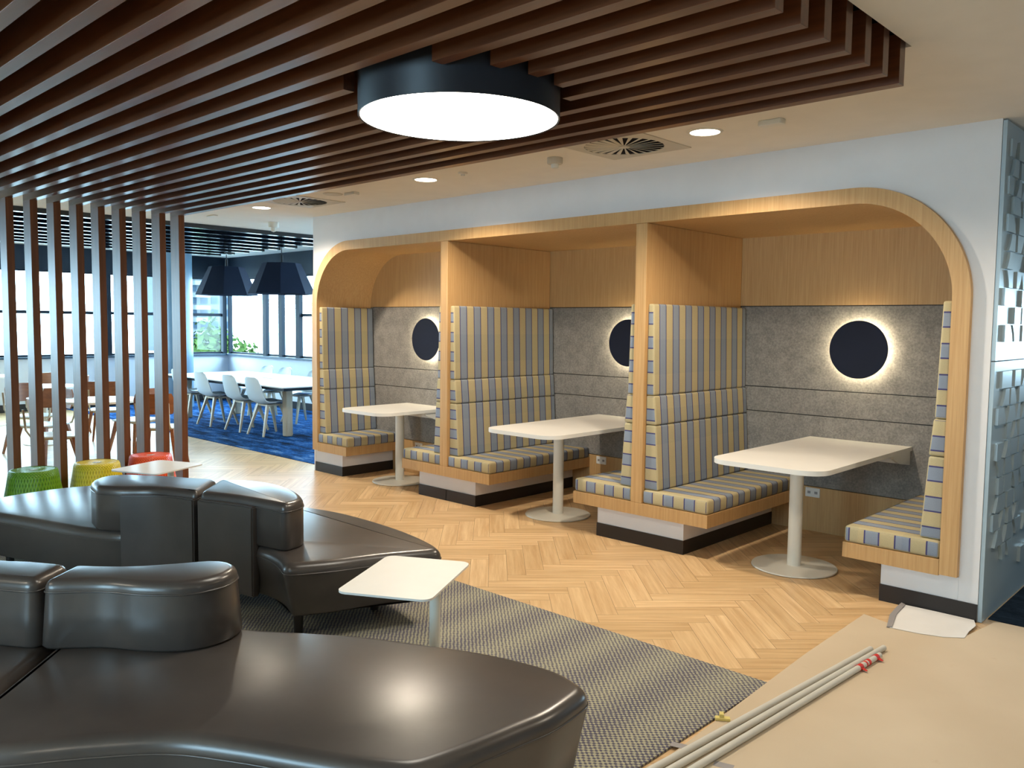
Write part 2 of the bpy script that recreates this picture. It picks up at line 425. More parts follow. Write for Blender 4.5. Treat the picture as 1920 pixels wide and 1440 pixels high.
# window walls of the dining area
WX, WY = -14.67, 3.30
def win_wall_west():
    bm = B(); box(bm, WX-.2, WX, -9, WY+.2, 0, .90); struct('wall_west', bm, 'wall_white', 'low white wall under the west windows')
    struct('baseboard_west', box(B(), WX, WX+.015, -9, WY, 0, .13), 'black_skirting')
    struct('trim_2', box(B(), WX-.2, WX+.06, -9, WY+.02, .90, .935), 'ledge_dark', 'dark window ledge')
    struct('trim_3', box(B(), WX-.2, WX, -9, WY+.2, 2.45, 2.87), 'dark_frame', 'dark band above the west windows')
win_wall_west()
def win_wall_north():
    bm = B(); box(bm, WX, XL, WY, WY+.2, 0, .90); struct('wall_north', bm, 'wall_white', 'low white wall under the north windows')
    struct('baseboard_north', box(B(), WX, XL, WY-.015, WY, 0, .13), 'black_skirting')
    struct('trim_4', box(B(), WX, XL, WY-.06, WY+.2, .90, .935), 'ledge_dark', 'dark window ledge')
    struct('trim_5', box(B(), WX, XL, WY, WY+.2, 2.45, 2.87), 'dark_frame', 'dark band above the north windows')
win_wall_north()
def window(n, axis, a0, a1, wl, wr, transom, label):
    """axis y: window in the west wall between y=a0..a1; axis x: in the north wall"""
    bm = B()
    def bx(b, p0, p1, z0, z1, d0=0.05, d1=.09):
        if axis == 'y': box(b, WX-d1, WX-d0, p0, p1, z0, z1)
        else: box(b, p0, p1, WY+d0, WY+d1, z0, z1)
    dd = .10 if axis == 'y' else .075
    bx(bm, a0, a0+wl, .935, 2.45, .0, dd); bx(bm, a1-wr, a1, .935, 2.45, .0, dd)
    if transom: bx(bm, a0+wl, a1-wr, 1.685, 1.74)
    bx(bm, a0+wl, a1-wr, .935, .97); bx(bm, a0+wl, a1-wr, 2.41, 2.45)
    o = obj('window_%d' % n, bm, 'dark_frame'); o['kind'] = 'structure'; o['label'] = label
    g = B(); bx(g, a0+wl, a1-wr, .97, 2.41, .066, .070); obj('pane', g, 'window_glass', o)
for i, (a0, a1, wl, wr) in enumerate(((.93, 3.28, .10, .08), (-1.37, .92, .06, .08), (-3.67, -1.38, .06, .06), (-5.97, -3.68, .06, .06), (-8.9, -5.98, .06, .06))):
    window(i+1, 'y', a0, a1, wl, wr, True, 'west window, number %s from the corner' % ['one', 'two', 'three', 'four', 'five'][i])
for i, (a0, a1, wl, wr) in enumerate(((WX+.02, -13.19, .04, .11), (-13.19, -12.62, .01, .11), (-12.62, -12.02, .01, .12), (-12.02, -9.2, .01, .06), (-9.19, -6.48, .03, .06))):
    window(i+6, 'x', a0, a1, wl, wr, i > 2, 'north window, number %s from the corner' % ['one', 'two', 'three', 'four', 'five'][i])
bm = B(); lathe(bm, [(.26, 0), (.26, 2.86)], (-13.8, 1.87, 0), 40)
struct('column', bm, 'column_blue', 'round blue-grey column near the west windows', 30)

# ---------------------------------------------------------------- outside
struct('ground', box(B(), -400, -15.2, -200, 260, -4.2, -4), 'concrete', 'ground outside')
def tree(x, y, z, r, h, label, seed):
    t = thing('tree', label, 'tree', (x, y, -4), group='trees outside the windows')
    rnd = random.Random(seed); bm = B()
    for _ in range(3600):
        d = Vector((rnd.gauss(0, 1), rnd.gauss(0, 1), rnd.gauss(0, 1))).normalized()
        rr = r*(.55+.45*rnd.random())*(1+.25*math.sin(d.x*5+seed)*math.cos(d.y*6))
        p = Vector((d.x*rr, d.y*rr, d.z*rr*h/r+z+4)); s = .05+.07*rnd.random()
        a = Vector((rnd.gauss(0, 1), rnd.gauss(0, 1), rnd.gauss(0, 1))).normalized(); b = a.cross(d).normalized()*s; a = a*s*1.4
        bm.faces.new([bm.verts.new(q) for q in (p-a, p+b, p+a, p-b)])
    me = bpy.data.meshes.new('foliage'); bm.to_mesh(me); bm.free(); me.materials.append(M['foliage'])
    link(bpy.data.objects.new('foliage', me), t)
    b = B(); lathe(b, [(.2, 0), (.12, z+4)], seg=10); obj('trunk', b, 'bark', t)
for a in ((-24, 7.5, -.35, 1.7, 1.75, 'leafy green tree outside beside the dining area corner', 1), (-23, 1.2, -1.0, 1.3, 1.2, 'green tree outside seen behind the right fins', 2),
          (-24, -2.3, -.2, 1.5, 1.5, 'green tree outside seen between the leftmost fins', 3), (-27.0, 14.8, .2, .9, 1.9, 'green tree outside the north windows by the booth block', 4)): tree(*a)
def building():
    t = thing('apartment_building', 'pale apartment building outside the west window', 'building', (-150, 65.5, -4))
    obj('wall', box(B(), -6, 6, -6.4, 6.0, 0, 22), 'facade', t)
    for i in range(6):
        for k in range(9): obj('window', box(B(), 6, 6.1, -6+2*i, -4.7+2*i, 2+2.2*k, 3.2+2.2*k), 'facade_glass', t)
    for k in range(9): obj('balcony', box(B(), 6, 7.4, -1.6, 1.2, .9+2.2*k, 1.7+2.2*k), 'facade_light', t)
building()

# ---------------------------------------------------------------- booths
D = 1.333; D1 = .66; XS = (-6.385, -4.33, -2.235, -.146)
def surround():
    t = thing('booth_surround', 'pale oak arched surround framing the three booths', 'surround', (-3.26, 0, 0))
    o_ = [(FX1, .235)]+arc(FX1-FR, FZ-FR, FR, 0, 90, 24)+arc(FX0+FR, FZ-FR, FR, 90, 180, 24)+[(FX0, .235)]
    r = FR-FT
    i_ = [(FX1-FT, .235)]+arc(FX1-FR, FZ-FR, r, 0, 90, 24)+arc(FX0+FR, FZ-FR, r, 90, 180, 24)+[(FX0+FT, .235)]
    bm = B(); n = len(o_)
    V = {}
    for key, pts, y in (('of', o_, FY), ('if', i_, FY), ('ob', o_, 1.40), ('ib', i_, 1.40)): V[key] = [bm.verts.new((x+3.26, y, z)) for x, z in pts]
    for k in range(n-1):
        for a, b in (('of', 'if'), ('if', 'ib'), ('ib', 'ob'), ('ob', 'of')): bm.faces.new((V[a][k], V[a][k+1], V[b][k+1], V[b][k]))
    for k in (0, n-1): bm.faces.new([V[a][k] for a in ('of', 'if', 'ib', 'ob')])
    obj('arch_frame', bm, 'oak', t, 30)
surround()
struct('wall_back', box(B(), -4.30, -.18, D, 1.41, 1.768, 2.34), 'oak', 'oak panel above the felt in the two right booths')
struct('wall_back', box(B(), -4.30, -.18, D, 1.41, 0, .35), 'oak', 'oak panel below the felt in the two right booths')
struct('wall_back', box(B(), -6.36, -4.37, D1, D1+.06, 1.768, 2.34), 'oak', 'oak panel above the felt in the left booth')
struct('wall_back', box(B(), -6.36, -4.37, D1, D1+.06, 0, .35), 'oak', 'oak panel below the felt in the left booth')
struct('trim_6', box(B(), -4.30, -.18, 1.36, 1.41, .34, 1.77), 'black_skirting', 'dark backing behind the felt panels')
struct('trim_7', box(B(), -6.36, -4.37, D1+.03, D1+.06, .34, 1.77), 'black_skirting', 'dark backing behind the felt panels')
for bi, (x0, x1, y, nm) in enumerate(((-6.34, -4.38, D1, 'left'), (-4.28, -2.285, D, 'middle'), (-2.185, -.195, D, 'right'))):
    for z0, z1, w in ((.355, .908, 'lowest'), (.914, 1.109, 'narrow middle'), (1.115, 1.762, 'top')):
        bm = B(); box(bm, x0, x1, y, y+.025, z0, z1, .002, 1)
        tag(obj('felt_panel', bm, 'felt'), '%s grey felt panel on the back wall of the %s booth' % (w, nm), 'wall panel', 'felt panels in the booths')

def uv_stripes(bm, mode, P=.172, off=0.0):
    uv = bm.loops.layers.uv.verify(); bm.normal_update()
    for f in bm.faces:
        n = f.normal
        fr = abs(n.y) > .72
        for l in f.loops:
            c = l.vert.co
            if mode == 'back': u = (c.z if fr else c.y)
            else: u = (c.x if fr else c.y)
            v = c.z if mode == 'back' else c.x
            l[uv].uv = (u/P+off, v/.5)
def back_cushion(t, xf, sgn, z0, z1, t0, t1, y0, y1, off):
    """xf = plane it leans on, sgn = +1 the cushion grows toward +x"""
    bm = B(); pts = [(xf, z0), (xf+sgn*t0, z0), (xf+sgn*t1, z1), (xf, z1)]
    prism(bm, pts, y0, y1, 'y')
    bmesh.ops.recalc_face_normals(bm, faces=bm.faces[:])
    bmesh.ops.bevel(bm, geom=bm.edges[:], offset=.016, segments=3, affect='EDGES', profile=.6)
    uv_stripes(bm, 'back', off=off)
    obj('back_cushion', bm, 'striped_fabric', t, 50)
def seat_cushion(t, x0, x1, y0, y1):
    bm = B(); box(bm, x0, x1, y0, y1, .318, .418, .02, 3); uv_stripes(bm, 'seat', off=.18)
    obj('seat_cushion', bm, 'striped_fabric', t, 50)
def side(t, xc, half, sgn, depth, xo):
    xf = half*sgn; xe = .585*sgn
    a, b = sorted((xf+.003*sgn, xe-.004*sgn)); seat_cushion(t, a, b, -.034, depth)
    back_cushion(t, xf+.002*sgn, sgn, .42, .887, .118, .088, -.012, depth-.004, .15)
    back_cushion(t, xf+.002*sgn, sgn, .889, 1.098, .090, .072, -.012, depth-.004, .15)
    back_cushion(t, xf+.002*sgn, sgn, 1.10, 1.752, .068, .050, -.012, depth-.004, .15)
def bench(xc, sides, depthL, depthR, label, divider=True):
    t = thing('booth_bench', label, 'bench', (xc, 0, 0), group='booth benches')
    hw = .047
    lo = -.585 if -1 in sides else -.047; hi = .585 if 1 in sides else .047
    bl = -.377 if -1 in sides else -.045; bh = .377 if 1 in sides else .045
    if xc > -1: lo, hi, bl, bh = -.585, -.048, -.37, .045
    if xc < -6: lo, hi, bl, bh = .048, .565, -.045, .445
    dp = max(depthL, depthR) if divider else (depthL if xc > -1 else depthR)
    bm = B()
    if divider and abs(depthL-depthR) > .1:
        box(bm, lo, 0, FY, depthL-.005, .228, .318); box(bm, 0, hi, FY, depthR-.005, .228, .318)
    else: box(bm, lo, hi, FY, dp-.005, .228, .318)
    obj('platform', bm, 'oak_horizontal', t)
    bm = B(); b2 = B()
    bb = [(bl, bh, dp)] if not (divider and abs(depthL-depthR) > .1) else [(bl, 0, depthL), (0, bh, depthR)]
    for a, b, d in bb: box(bm, a, b, 0.002, d-.003, .10, .228); box(b2, a-.004, b+.004, -.004, d-.003, 0, .10)
    obj('plinth', bm, 'wall_white', t); obj('skirting', b2, 'black_skirting', t)
    if divider:
        bm = B(); box(bm, -hw, hw, FY, D-.004, .319, 2.319, .0015, 1); obj('divider_panel', bm, 'oak', t)
    for s in sides: side(t, xc, hw if divider else .046, s, (depthL if s < 0 else depthR)-.004, 0)
bench(XS[3], (-1,), D, D, 'single striped bench at the right end of the booths', False)
bench(XS[2], (-1, 1), D, D, 'double-sided striped bench on the divider between middle and right booths')
bench(XS[1], (-1, 1), D1, D, 'double-sided striped bench on the divider between left and middle booths')
bench(XS[0], (1,), D1, D1, 'single striped bench at the left end of the booths', False)

def booth_table(xc, yb, w, yf, label, pole_y):
    t = thing('booth_table', label, 'table', (xc, pole_y, 0), group='white tables in the booths')
    h = w/2; bm = B(); prism(bm, rrect(-h, h, yf-pole_y, yb-pole_y-.002, .15, 10, (0, 0, 1, 1)), .717, .747)
    bmesh.ops.recalc_face_normals(bm, faces=bm.faces[:])
    obj('tabletop', bm, 'gloss_white', t, 30)
    bm = B(); lathe(bm, [(0, .016), (.044, .016), (.044, .705), (0, .705)], seg=28); obj('pole', bm, 'metal_white', t, 40)
    bm = B(); lathe(bm, [(0, .001), (.270, .001), (.275, .005), (.272, .012), (.06, .016), (0, .016)], seg=56); obj('base_plate', bm, 'metal_white', t, 30)
    bm = B(); box(bm, -.17, .17, -.03, .03, .705, .717); box(bm, -.03, .03, -.17, .17, .705, .717); obj('top_bracket', bm, 'black_metal', t)
    for s in (-1, 1):
        bm = B(); y1 = yb-pole_y-.002; prism(bm, [(y1, .716), (y1-.36, .716), (y1-.34, .69), (y1-.22, .645), (y1, .612)], s*(h-.02)-.009, s*(h-.02)+.009, 'x'); obj('wall_bracket', bm, 'gloss_white', t)
    bm = B(); box(bm, -h+.03, h-.03, y1-.02, y1, .615, .716); obj('wall_rail', bm, 'gloss_white', t)
booth_table(-1.178, D, .76, -.24, 'white laminate table on a round pedestal in the right booth', .287)
booth_table(-3.262, D, .76, -.24, 'white laminate table on a round pedestal in the middle booth', .30)
booth_table(-5.335, D1, .72, -.24, 'short white table on a round pedestal in the left booth', .27)

def wall_light(x, y, z, label):
    t = thing('wall_light', label, 'light', (x, y, z), group='round backlit lights in the booths')
    R = Matrix.Rotation(PI/2, 4, 'X')
    bm = B(); lathe(bm, [(0, .066), (.214, .066), (.216, .063), (.214, .060), (0, .060)], seg=72); bm.transform(R); obj('front_disc', bm, 'navy_panel', t, 30)
    bm = B(); lathe(bm, [(0, .001), (.12, .001), (.12, .059), (0, .059)], seg=48); bm.transform(R); obj('mount', bm, 'metal_white', t, 30)
    bm = B(); tube(bm, [(.192*math.cos(2*PI*k/48), .192*math.sin(2*PI*k/48), .046) for k in range(48)], .0045, 6, True); bm.transform(R); obj('light_ring', bm, 'halo_glow', t, 60)
wall_light(-1.19, D, 1.436, 'round dark backlit wall light in the right booth')
wall_light(-3.275, D, 1.436, 'round dark backlit wall light in the middle booth, half hidden by the divider')
wall_light(-5.325, D1, 1.43, 'round dark backlit wall light in the left booth')
for x, y, z, nm in ((-1.52, D, .306, 'right'), (-3.60, D, .306, 'middle'), (-5.50, D1, .30, 'left')):
    t = thing('power_outlet', 'small white power outlet low on the oak wall of the %s booth' % nm, 'outlet', (x, y, z), group='outlets in the booths')
    obj('plate', box(B(), -.058, .058, -.008, -.0005, -.036, .036, .002), 'gloss_white', t)
    for s in (-1, 1): obj('socket', box(B(), s*.028-.012, s*.028+.012, -.0095, -.0082, -.01, .01), 'grey_tape', t)

# ---------------------------------------------------------------- relief panels on the side wall
def relief(z0, z1, label, seed):
    rnd = random.Random(seed); bm = B(); box(bm, .002, .022, .004, 3.1, z0, z1)
    rows = int(round((z1-z0-.16)/.098)); y_start = .05
    def tile(y, z, w, h, kind, d):
        n = 7; L = []; Rr = []
        for k in range(n+1):
            t = k/n; zz = z+h*t
            c = .050*math.sin(PI*t*.5); q = .050*(1-math.cos(PI*t*.5))
            l, r = y, y+w
            if kind == 1: r = y+w-q*1.1
            elif kind == 2: l = y+c
            elif kind == 3: r = y+w-(.05-c)
            elif kind == 4: l = y+(.05-q)
            elif kind == 5: l = y+c; r = y+w-q
            L.append((l, zz)); Rr.append((r, zz))
        pts = L+Rr[::-1]
        top = [bm.verts.new((.022+d, p[0], p[1])) for p in pts]; bot = [bm.verts.new((.0215, p[0], p[1])) for p in pts]
        bm.faces.new(top)
        for i in range(len(pts)): bm.faces.new((bot[i], bot[(i+1) % len(pts)], top[(i+1) % len(pts)], top[i]))
    for r in range(rows):
        y = y_start+rnd.random()*.10; z = z0+.10+r*.098
        lowfade = z0 < 1 and r < 3
        while y < 2.9:
            w = rnd.choice((.10, .13, .16, .20))
            if rnd.random() < (.35 if lowfade else .88): tile(y, z+0, w, .092, rnd.randrange(6), rnd.choice((.012, .015, .018)))
            y += w+rnd.choice((.02, .035, .06))
    tag(obj('relief_panel', bm, 'relief_paint', smooth=25), label, 'wall panel', 'relief panels on the passage wall')
relief(.003, 1.425, 'lower blue-grey panel with raised glyph-like relief at the right edge', 5)
relief(1.431, 2.69, 'upper blue-grey panel with raised glyph-like relief at the right edge', 9)

# ---------------------------------------------------------------- timber battens and fins
BZ, BT = 2.55, .055
cut = {4: .308, 5: .412, 6: .432, 7: .402, 8: .275}
LX, LY = -1.424, -2.545
FINX = -6.425
for i in range(20):
    y1 = -1.4924-.1738*i; y0 = y1-BT
    lab = 'walnut ceiling batten turning down into a floor-length fin, %s from the booth wall' % ORD[i]
    if i in cut: lab = 'walnut batten left of drum lamp turning down into a fin, %s from booth wall' % ORD[i]
    t = thing('timber_batten', lab, 'batten', (FINX, (y0+y1)/2, 0), group='walnut battens over the lounge')
    xe = .009 if i not in cut else LX-cut[i]
    h = BT/2
    bm = B(); box(bm, .0, xe-FINX, -h, h, BZ, 2.74, .001, 1); obj('ceiling_batten', bm, 'walnut', t)
    if i < 16:
        bm = B(); box(bm, .0, .17, -h, h, 0, BZ-.0005, .001, 1); obj('fin', bm, 'walnut_upright', t)
    if i in cut:
        b = LX+cut[i]
        bm = B(); box(bm, b-FINX, .009-FINX, -h, h, BZ, 2.74, .001, 1)
        o = obj('timber_batten', bm, 'walnut', loc=(FINX, (y0+y1)/2, 0)); tag(o, 'short walnut batten ending right of the drum lamp, %s from the booth wall' % ORD[i], 'batten', 'walnut battens over the lounge')
t = thing('drum_lamp', 'large round drum ceiling lamp with black side set between the battens', 'lamp', (LX, LY, 2.455))
bm = B(); lathe(bm, [(.415, .004), (.421, 0), (.423, .004), (.423, .60)], seg=96); obj('drum', bm, 'black_metal', t, 40)
bm = B(); lathe(bm, [(0, .003), (.414, .003)], seg=96); obj('diffuser', bm, 'drum_glow', t, 30)

# ---------------------------------------------------------------- ceiling fittings
for k, (x, y, w) in enumerate(((-1.325, -.745, 'right'), (-3.755, -.745, 'middle'), (-6.2, -.745, 'left'))):
    t = thing('downlight', 'round recessed downlight, %s one of the three along the booth front' % w, 'downlight', (x, y, H), group='downlights in front of the booths')
    bm = B(); lathe(bm, [(.082, 0), (.084, -.006), (.100, -.003), (.102, 0)], seg=48); obj('trim_ring', bm, 'metal_white', t, 40)
    bm = B(); lathe(bm, [(0, -.003), (.083, -.003)], seg=48); obj('lens', bm, 'downlight_glow', t)
def vent(x, y, label):
    t = thing('swirl_diffuser', label, 'air vent', (x, y, H), group='round swirl air vents')
    bm = B(); n = 48
    ci = [(.245*math.cos(2*PI*k/n), .245*math.sin(2*PI*k/n)) for k in range(n)]
    sq = []
    for k in range(n):
        a = 2*PI*k/n; m_ = max(abs(math.cos(a)), abs(math.sin(a))); sq.append((.295*math.cos(a)/m_, .295*math.sin(a)/m_))
    a = [bm.verts.new((p[0], p[1], -.006)) for p in ci]; b = [bm.verts.new((p[0], p[1], -.006)) for p in sq]; c = [bm.verts.new((p[0], p[1], 0)) for p in sq]; d = [bm.verts.new((p[0], p[1], 0)) for p in ci]
    for k in range(n):
        k1 = (k+1) % n
        bm.faces.new((a[k], b[k], b[k1], a[k1])); bm.faces.new((b[k], c[k], c[k1], b[k1])); bm.faces.new((a[k], a[k1], d[k1], d[k]))
    obj('plate', bm, 'grey_vent', t)
    bm = B(); lathe(bm, [(0, -.0005), (.245, -.0005)], seg=40); obj('dark_opening', bm, 'dark_void', t)
    for k in range(24):
        a_ = 2*PI*k/24; bm = B()
        d_ = Vector((math.cos(a_), math.sin(a_), 0)); s_ = Vector((-math.sin(a_), math.cos(a_), 0))
        vs = []
        for rr, w in ((.03, .004), (.243, .023)):
            for q, zz in ((-1, -.0075), (1, -.003)): vs.append(d_*rr+s_*q*w/1.6+Vector((0, 0, zz)))
        lo = [bm.verts.new(v) for v in vs]; hi = [bm.verts.new(v+Vector((0, 0, .0015))) for v in vs]
        for f in ((0, 1, 3, 2),): bm.faces.new([lo[i] for i in f]); bm.faces.new([hi[i] for i in f[::-1]])
        for p, q in ((0, 1), (1, 3), (3, 2), (2, 0)): bm.faces.new((lo[p], lo[q], hi[q], hi[p]))
        obj('vane', bm, 'grey_vent', t)
    bm = B(); lathe(bm, [(0, -.012), (.034, -.010), (.036, -.002)], seg=24); obj('hub', bm, 'grey_vent', t, 40)
vent(-1.895, -.735, 'swirl air vent in the ceiling beside the right downlight')
vent(-5.54, -.735, 'swirl air vent in the ceiling beside the left downlight')
def detector(x, y, r, h, label, foot):
    t = thing('smoke_detector', label, 'detector', (x, y, H))
    bm = B(); lathe(bm, [(r, 0), (r, -h*.45), (r*.92, -h*.55), (0, -h*.55)], seg=32); obj('body', bm, 'grey_vent' if foot else 'metal_white', t, 40)
    bm = B(); lathe(bm, [(r*.5, -h*.55), (r*.45, -h*.9), (0, -h)], seg=24); obj('sensor', bm, 'metal_white', t, 40)
detector(-2.46, -.73, .052, .075, 'round smoke detector on the ceiling left of the right air vent', True)
detector(-7.2, -.03, .06, .11, 'white domed detector on the ceiling over the blue carpet', False)
detector(-3.315, -.766, .034, .03, 'tiny round sensor on the ceiling right of the middle downlight', False)
def plate_box(x, y, w, d, h, label, name='ceiling_sensor'):
    tag(obj(name, box(B(), -w/2, w/2, -d/2, d/2, -h, 0, .004), 'metal_white', loc=(x, y, H)), label, 'sensor')
plate_box(-.92, -.745, .13, .06, .028, 'small rectangular white sensor box on the ceiling right of the right downlight')
plate_box(-4.74, -.73, .14, .06, .025, 'small rectangular white sensor box on the ceiling left of the middle downlight')
plate_box(-7.18, -.76, .16, .05, .012, 'thin white plate on the ceiling next to the end of the timber battens')
bm = B(); lathe(bm, [(.085, 0), (.085, -.006), (0, -.008)], seg=36)
tag(obj('ceiling_speaker', bm, 'grey_vent', smooth=40, loc=(-4.93, -.79, H)), 'flat round speaker grille in the ceiling beside the left air vent', 'speaker')

# ---------------------------------------------------------------- leather sofas
def outline(spec, r=.05, step=.035):
    """spec (x, y[, 1=sharp]); smooth runs between sharp corners, corners rounded by r"""
    n = len(spec); sh = [i for i in range(n) if len(spec[i]) > 2]
    runs = []
    for a, b in zip(sh, sh[1:]+[sh[0]+n]):
        P = [Vector(spec[i % n][:2]) for i in range(a, b+1)]; out = []
        Q = [P[0]*2-P[1]]+P+[P[-1]*2-P[-2]]
        for i in range(1, len(Q)-2):
            m_ = max(1, int((Q[i+1]-Q[i]).length/step))
            for k in range(m_):
                t = k/m_; p0, p1, p2, p3 = Q[i-1:i+3]
                out.append(.5*((2*p1)+(p2-p0)*t+(2*p0-5*p1+4*p2-p3)*t*t+(3*p1-p0-3*p2+p3)*t**3))
        out.append(P[-1]); runs.append(out)
    def trim(run):
        c0, c1 = run[0], run[-1]
        k = [p for p in run if (p-c0).length > r and (p-c1).length > r]
        if not k: k = [(c0+c1)/2]
        return k
    tr = [trim(x) for x in runs]; res = []
    for i, t_ in enumerate(tr):
        res += t_
        c = runs[i][-1]; a = t_[-1]; b = tr[(i+1) % len(tr)][0]
        a2 = c+(a-c).normalized()*min(r, (a-c).length); b2 = c+(b-c).normalized()*min(r, (b-c).length)
        for k in range(0, 6):
            t = k/5; res.append(a2*(1-t)**2+c*2*t*(1-t)+b2*t*t)
    ar = sum(res[i].x*res[(i+1) % len(res)].y-res[(i+1) % len(res)].x*res[i].y for i in range(len(res)))
    if ar < 0: res.reverse()
    q = [res[0]]
    for p in res[1:]:
        if (p-q[-1]).length > .006: q.append(p)
    if (q[-1]-q[0]).length < .006: q.pop()
    return q
def offset(P, d):
    n = len(P); out = []
    for i in range(n):
        a, b = P[i-1], P[(i+1) % n]; t = (b-a).normalized(); out.append(P[i]+Vector((-t.y, t.x))*d)
    return out
def loft(P, z0, z1, rr, taper, base, dome=0):
    bm = B(); rings = []
    lv = [(z0, taper+.012), (z0+.012, taper), (z0+(z1-z0)*.5, taper*.4), (z1-rr-.02, 0)]
    for k in range(0, 6):
        a = PI/2*k/5; lv.append((z1-rr+rr*math.sin(a), rr*(1-math.cos(a))))
    for z, o in lv: rings.append([bm.verts.new((p.x-base[0], p.y-base[1], z)) for p in offset(P, o)])
    n = len(P)
    for A, C in zip(rings, rings[1:]):
        for k in range(n): bm.faces.new((A[k], A[(k+1) % n], C[(k+1) % n], C[k]))
    bm.faces.new(rings[0][::-1]); f = bm.faces.new(rings[-1])
    f.material_index = 1
    return bm
def piping(t, P, z, o, base, r=.0035):
    bm = B(); tube(bm, [(p.x-base[0], p.y-base[1], z) for p in offset(P, o)], r, 6, True); return obj('piping', bm, 'leather', t, 60)
def seat(t, spec, base, z=.42):
    P = outline(spec, .055); o = obj('seat_module', loft(P, .145, z, .045, .04, base), 'leather', t, 60); piping(o, P, z-.052, -.001, base)
def backrest(t, spec, base, z=.67, tp=-.014):
    P = outline(spec, .045); o = obj('backrest', loft(P, .419, z, .035, tp, base), 'leather', t, 60); piping(o, P, z-.045, -.001, base)
def foot(t, x, y, base):
    bm = B(); lathe(bm, [(0, .01), (.022, .01), (.028, .15), (0, .15)], (x-base[0], y-base[1], 0), 16); obj('foot', bm, 'black_skirting', t, 40)
b1 = (-1.4, -3.8)
t = thing('leather_sofa', 'large curved grey-brown leather sofa in the foreground', 'sofa', (b1[0], b1[1], 0))
seat(t, [(-2.145, -3.865, 1), (-1.97, -3.71), (-1.86, -3.52), (-1.75, -3.44), (-1.6, -3.335), (-1.45, -3.22), (-1.278, -3.106), (-1.084, -3.008), (-.893, -2.917), (-.70, -2.86), (-.56, -2.845), (-.402, -2.885, 1), (-.37, -3.1), (-.38, -3.24), (-.40, -3.45), (-.43, -3.615, 1), (-.56, -3.70), (-.711, -3.783), (-.888, -3.877), (-1.06, -3.99), (-1.2, -4.16), (-1.32, -4.34), (-1.47, -4.50, 1), (-1.745, -4.228)], b1)
seat(t, [(-2.152, -3.872, 1), (-1.75, -4.236), (-1.476, -4.506, 1), (-1.8, -4.8), (-2.2, -4.95), (-2.9, -4.9, 1), (-2.95, -4.5), (-2.9, -4.2, 1), (-2.6, -4.1), (-2.3, -3.965)], b1)
backrest(t, [(-2.138, -3.862, 1), (-2.07, -3.81), (-1.97, -3.71), (-1.894, -3.583), (-1.836, -3.47), (-1.76, -3.425), (-1.67, -3.445), (-1.605, -3.54), (-1.617, -3.67), (-1.734, -3.79), (-1.857, -3.87), (-1.995, -4.03, 1)], b1)
backrest(t, [(-2.15, -3.874, 1), (-2.010, -4.04, 1), (-2.133, -4.118), (-2.3, -4.22), (-2.6, -4.42, 1), (-2.75, -4.2, 1), (-2.413, -4.044), (-2.304, -3.964)], b1)
for x, y in ((-.5, -3.0), (-.52, -3.5), (-1.3, -3.3), (-1.3, -4.1), (-2.0, -4.6), (-2.7, -4.3), (-2.0, -4.0)): foot(t, x, y, b1)
b2 = (-3.3, -2.7)
t = thing('leather_sofa', 'curved grey-brown leather sofa with backrest seen from behind, beyond the foreground sofa', 'sofa', (b2[0], b2[1], 0))
seat(t, [(-3.095, -2.915, 1), (-2.92, -2.84), (-2.70, -2.785), (-2.5, -2.80), (-2.30, -2.865, 1), (-2.2, -2.66), (-2.12, -2.42), (-1.98, -2.13, 1), (-2.12, -2.07), (-2.4, -2.01), (-2.76, -1.985), (-3.1, -2.0), (-3.42, -2.08), (-3.555, -2.125, 1)], b2)
seat(t, [(-3.105, -2.92, 1), (-3.565, -2.13, 1), (-4.1, -2.28), (-4.6, -2.48), (-4.97, -2.68, 1), (-5.04, -2.9), (-5.05, -3.1), (-4.98, -3.4), (-4.75, -3.64, 1), (-4.41, -3.52), (-4.14, -3.43), (-3.87, -3.345), (-3.69, -3.28), (-3.52, -3.18), (-3.37, -3.03)], b2)
backrest(t, [(-3.095, -2.91, 1), (-2.9, -2.83), (-2.72, -2.785), (-2.50, -2.74, 1), (-2.56, -2.60), (-2.76, -2.51), (-3.0, -2.48), (-3.2, -2.52), (-3.375, -2.65, 1)], b2, tp=0)
backrest(t, [(-3.105, -2.915, 1), (-3.385, -2.655, 1), (-3.5, -2.72), (-3.73, -2.845), (-3.90, -2.98), (-3.93, -3.09), (-3.82, -3.21), (-3.62, -3.25, 1), (-3.51, -3.17), (-3.37, -3.03)], b2, tp=0)
def rear_panel(t, pts, base):
    bm = B(); P = [Vector(p) for p in pts]; Q = []
    for i in range(len(P)):
        a, b = P[max(i-1, 0)], P[min(i+1, len(P)-1)]; d = (b-a).normalized(); Q.append(Vector((d.y, -d.x)))
    loop = [P[i]+Q[i]*.030 for i in range(len(P))]+[P[i]-Q[i]*.02 for i in reversed(range(len(P)))]
    prism(bm, [(p.x-base[0], p.y-base[1]) for p in loop], .15, .632)
    bmesh.ops.recalc_face_normals(bm, faces=bm.faces[:])
    es = [e for e in bm.edges if abs(e.calc_face_angle(0)) > .6]
    bmesh.ops.bevel(bm, geom=es, offset=.008, segments=2, affect='EDGES')
    obj('rear_panel', bm, 'leather', t, 50)
rear_panel(t, [(-3.50, -3.165), (-3.44, -3.10), (-3.37, -3.03), (-3.28, -2.97), (-3.19, -2.935), (-3.11, -2.915)], b2)
rear_panel(t, [(-3.09, -2.905), (-3.0, -2.87), (-2.9, -2.835), (-2.8, -2.80), (-2.71, -2.785)], b2)
for x, y in ((-2.42, -2.72), (-2.45, -2.22), (-3.0, -2.15), (-3.1, -2.75), (-4.0, -2.5), (-4.8, -2.8), (-4.7, -3.4), (-3.7, -3.1)): foot(t, x, y, b2)
b3 = (-6.1, -3.4)
t = thing('leather_ottoman', 'corner of a leather ottoman at the left edge behind the sofas', 'ottoman', (b3[0], b3[1], 0))
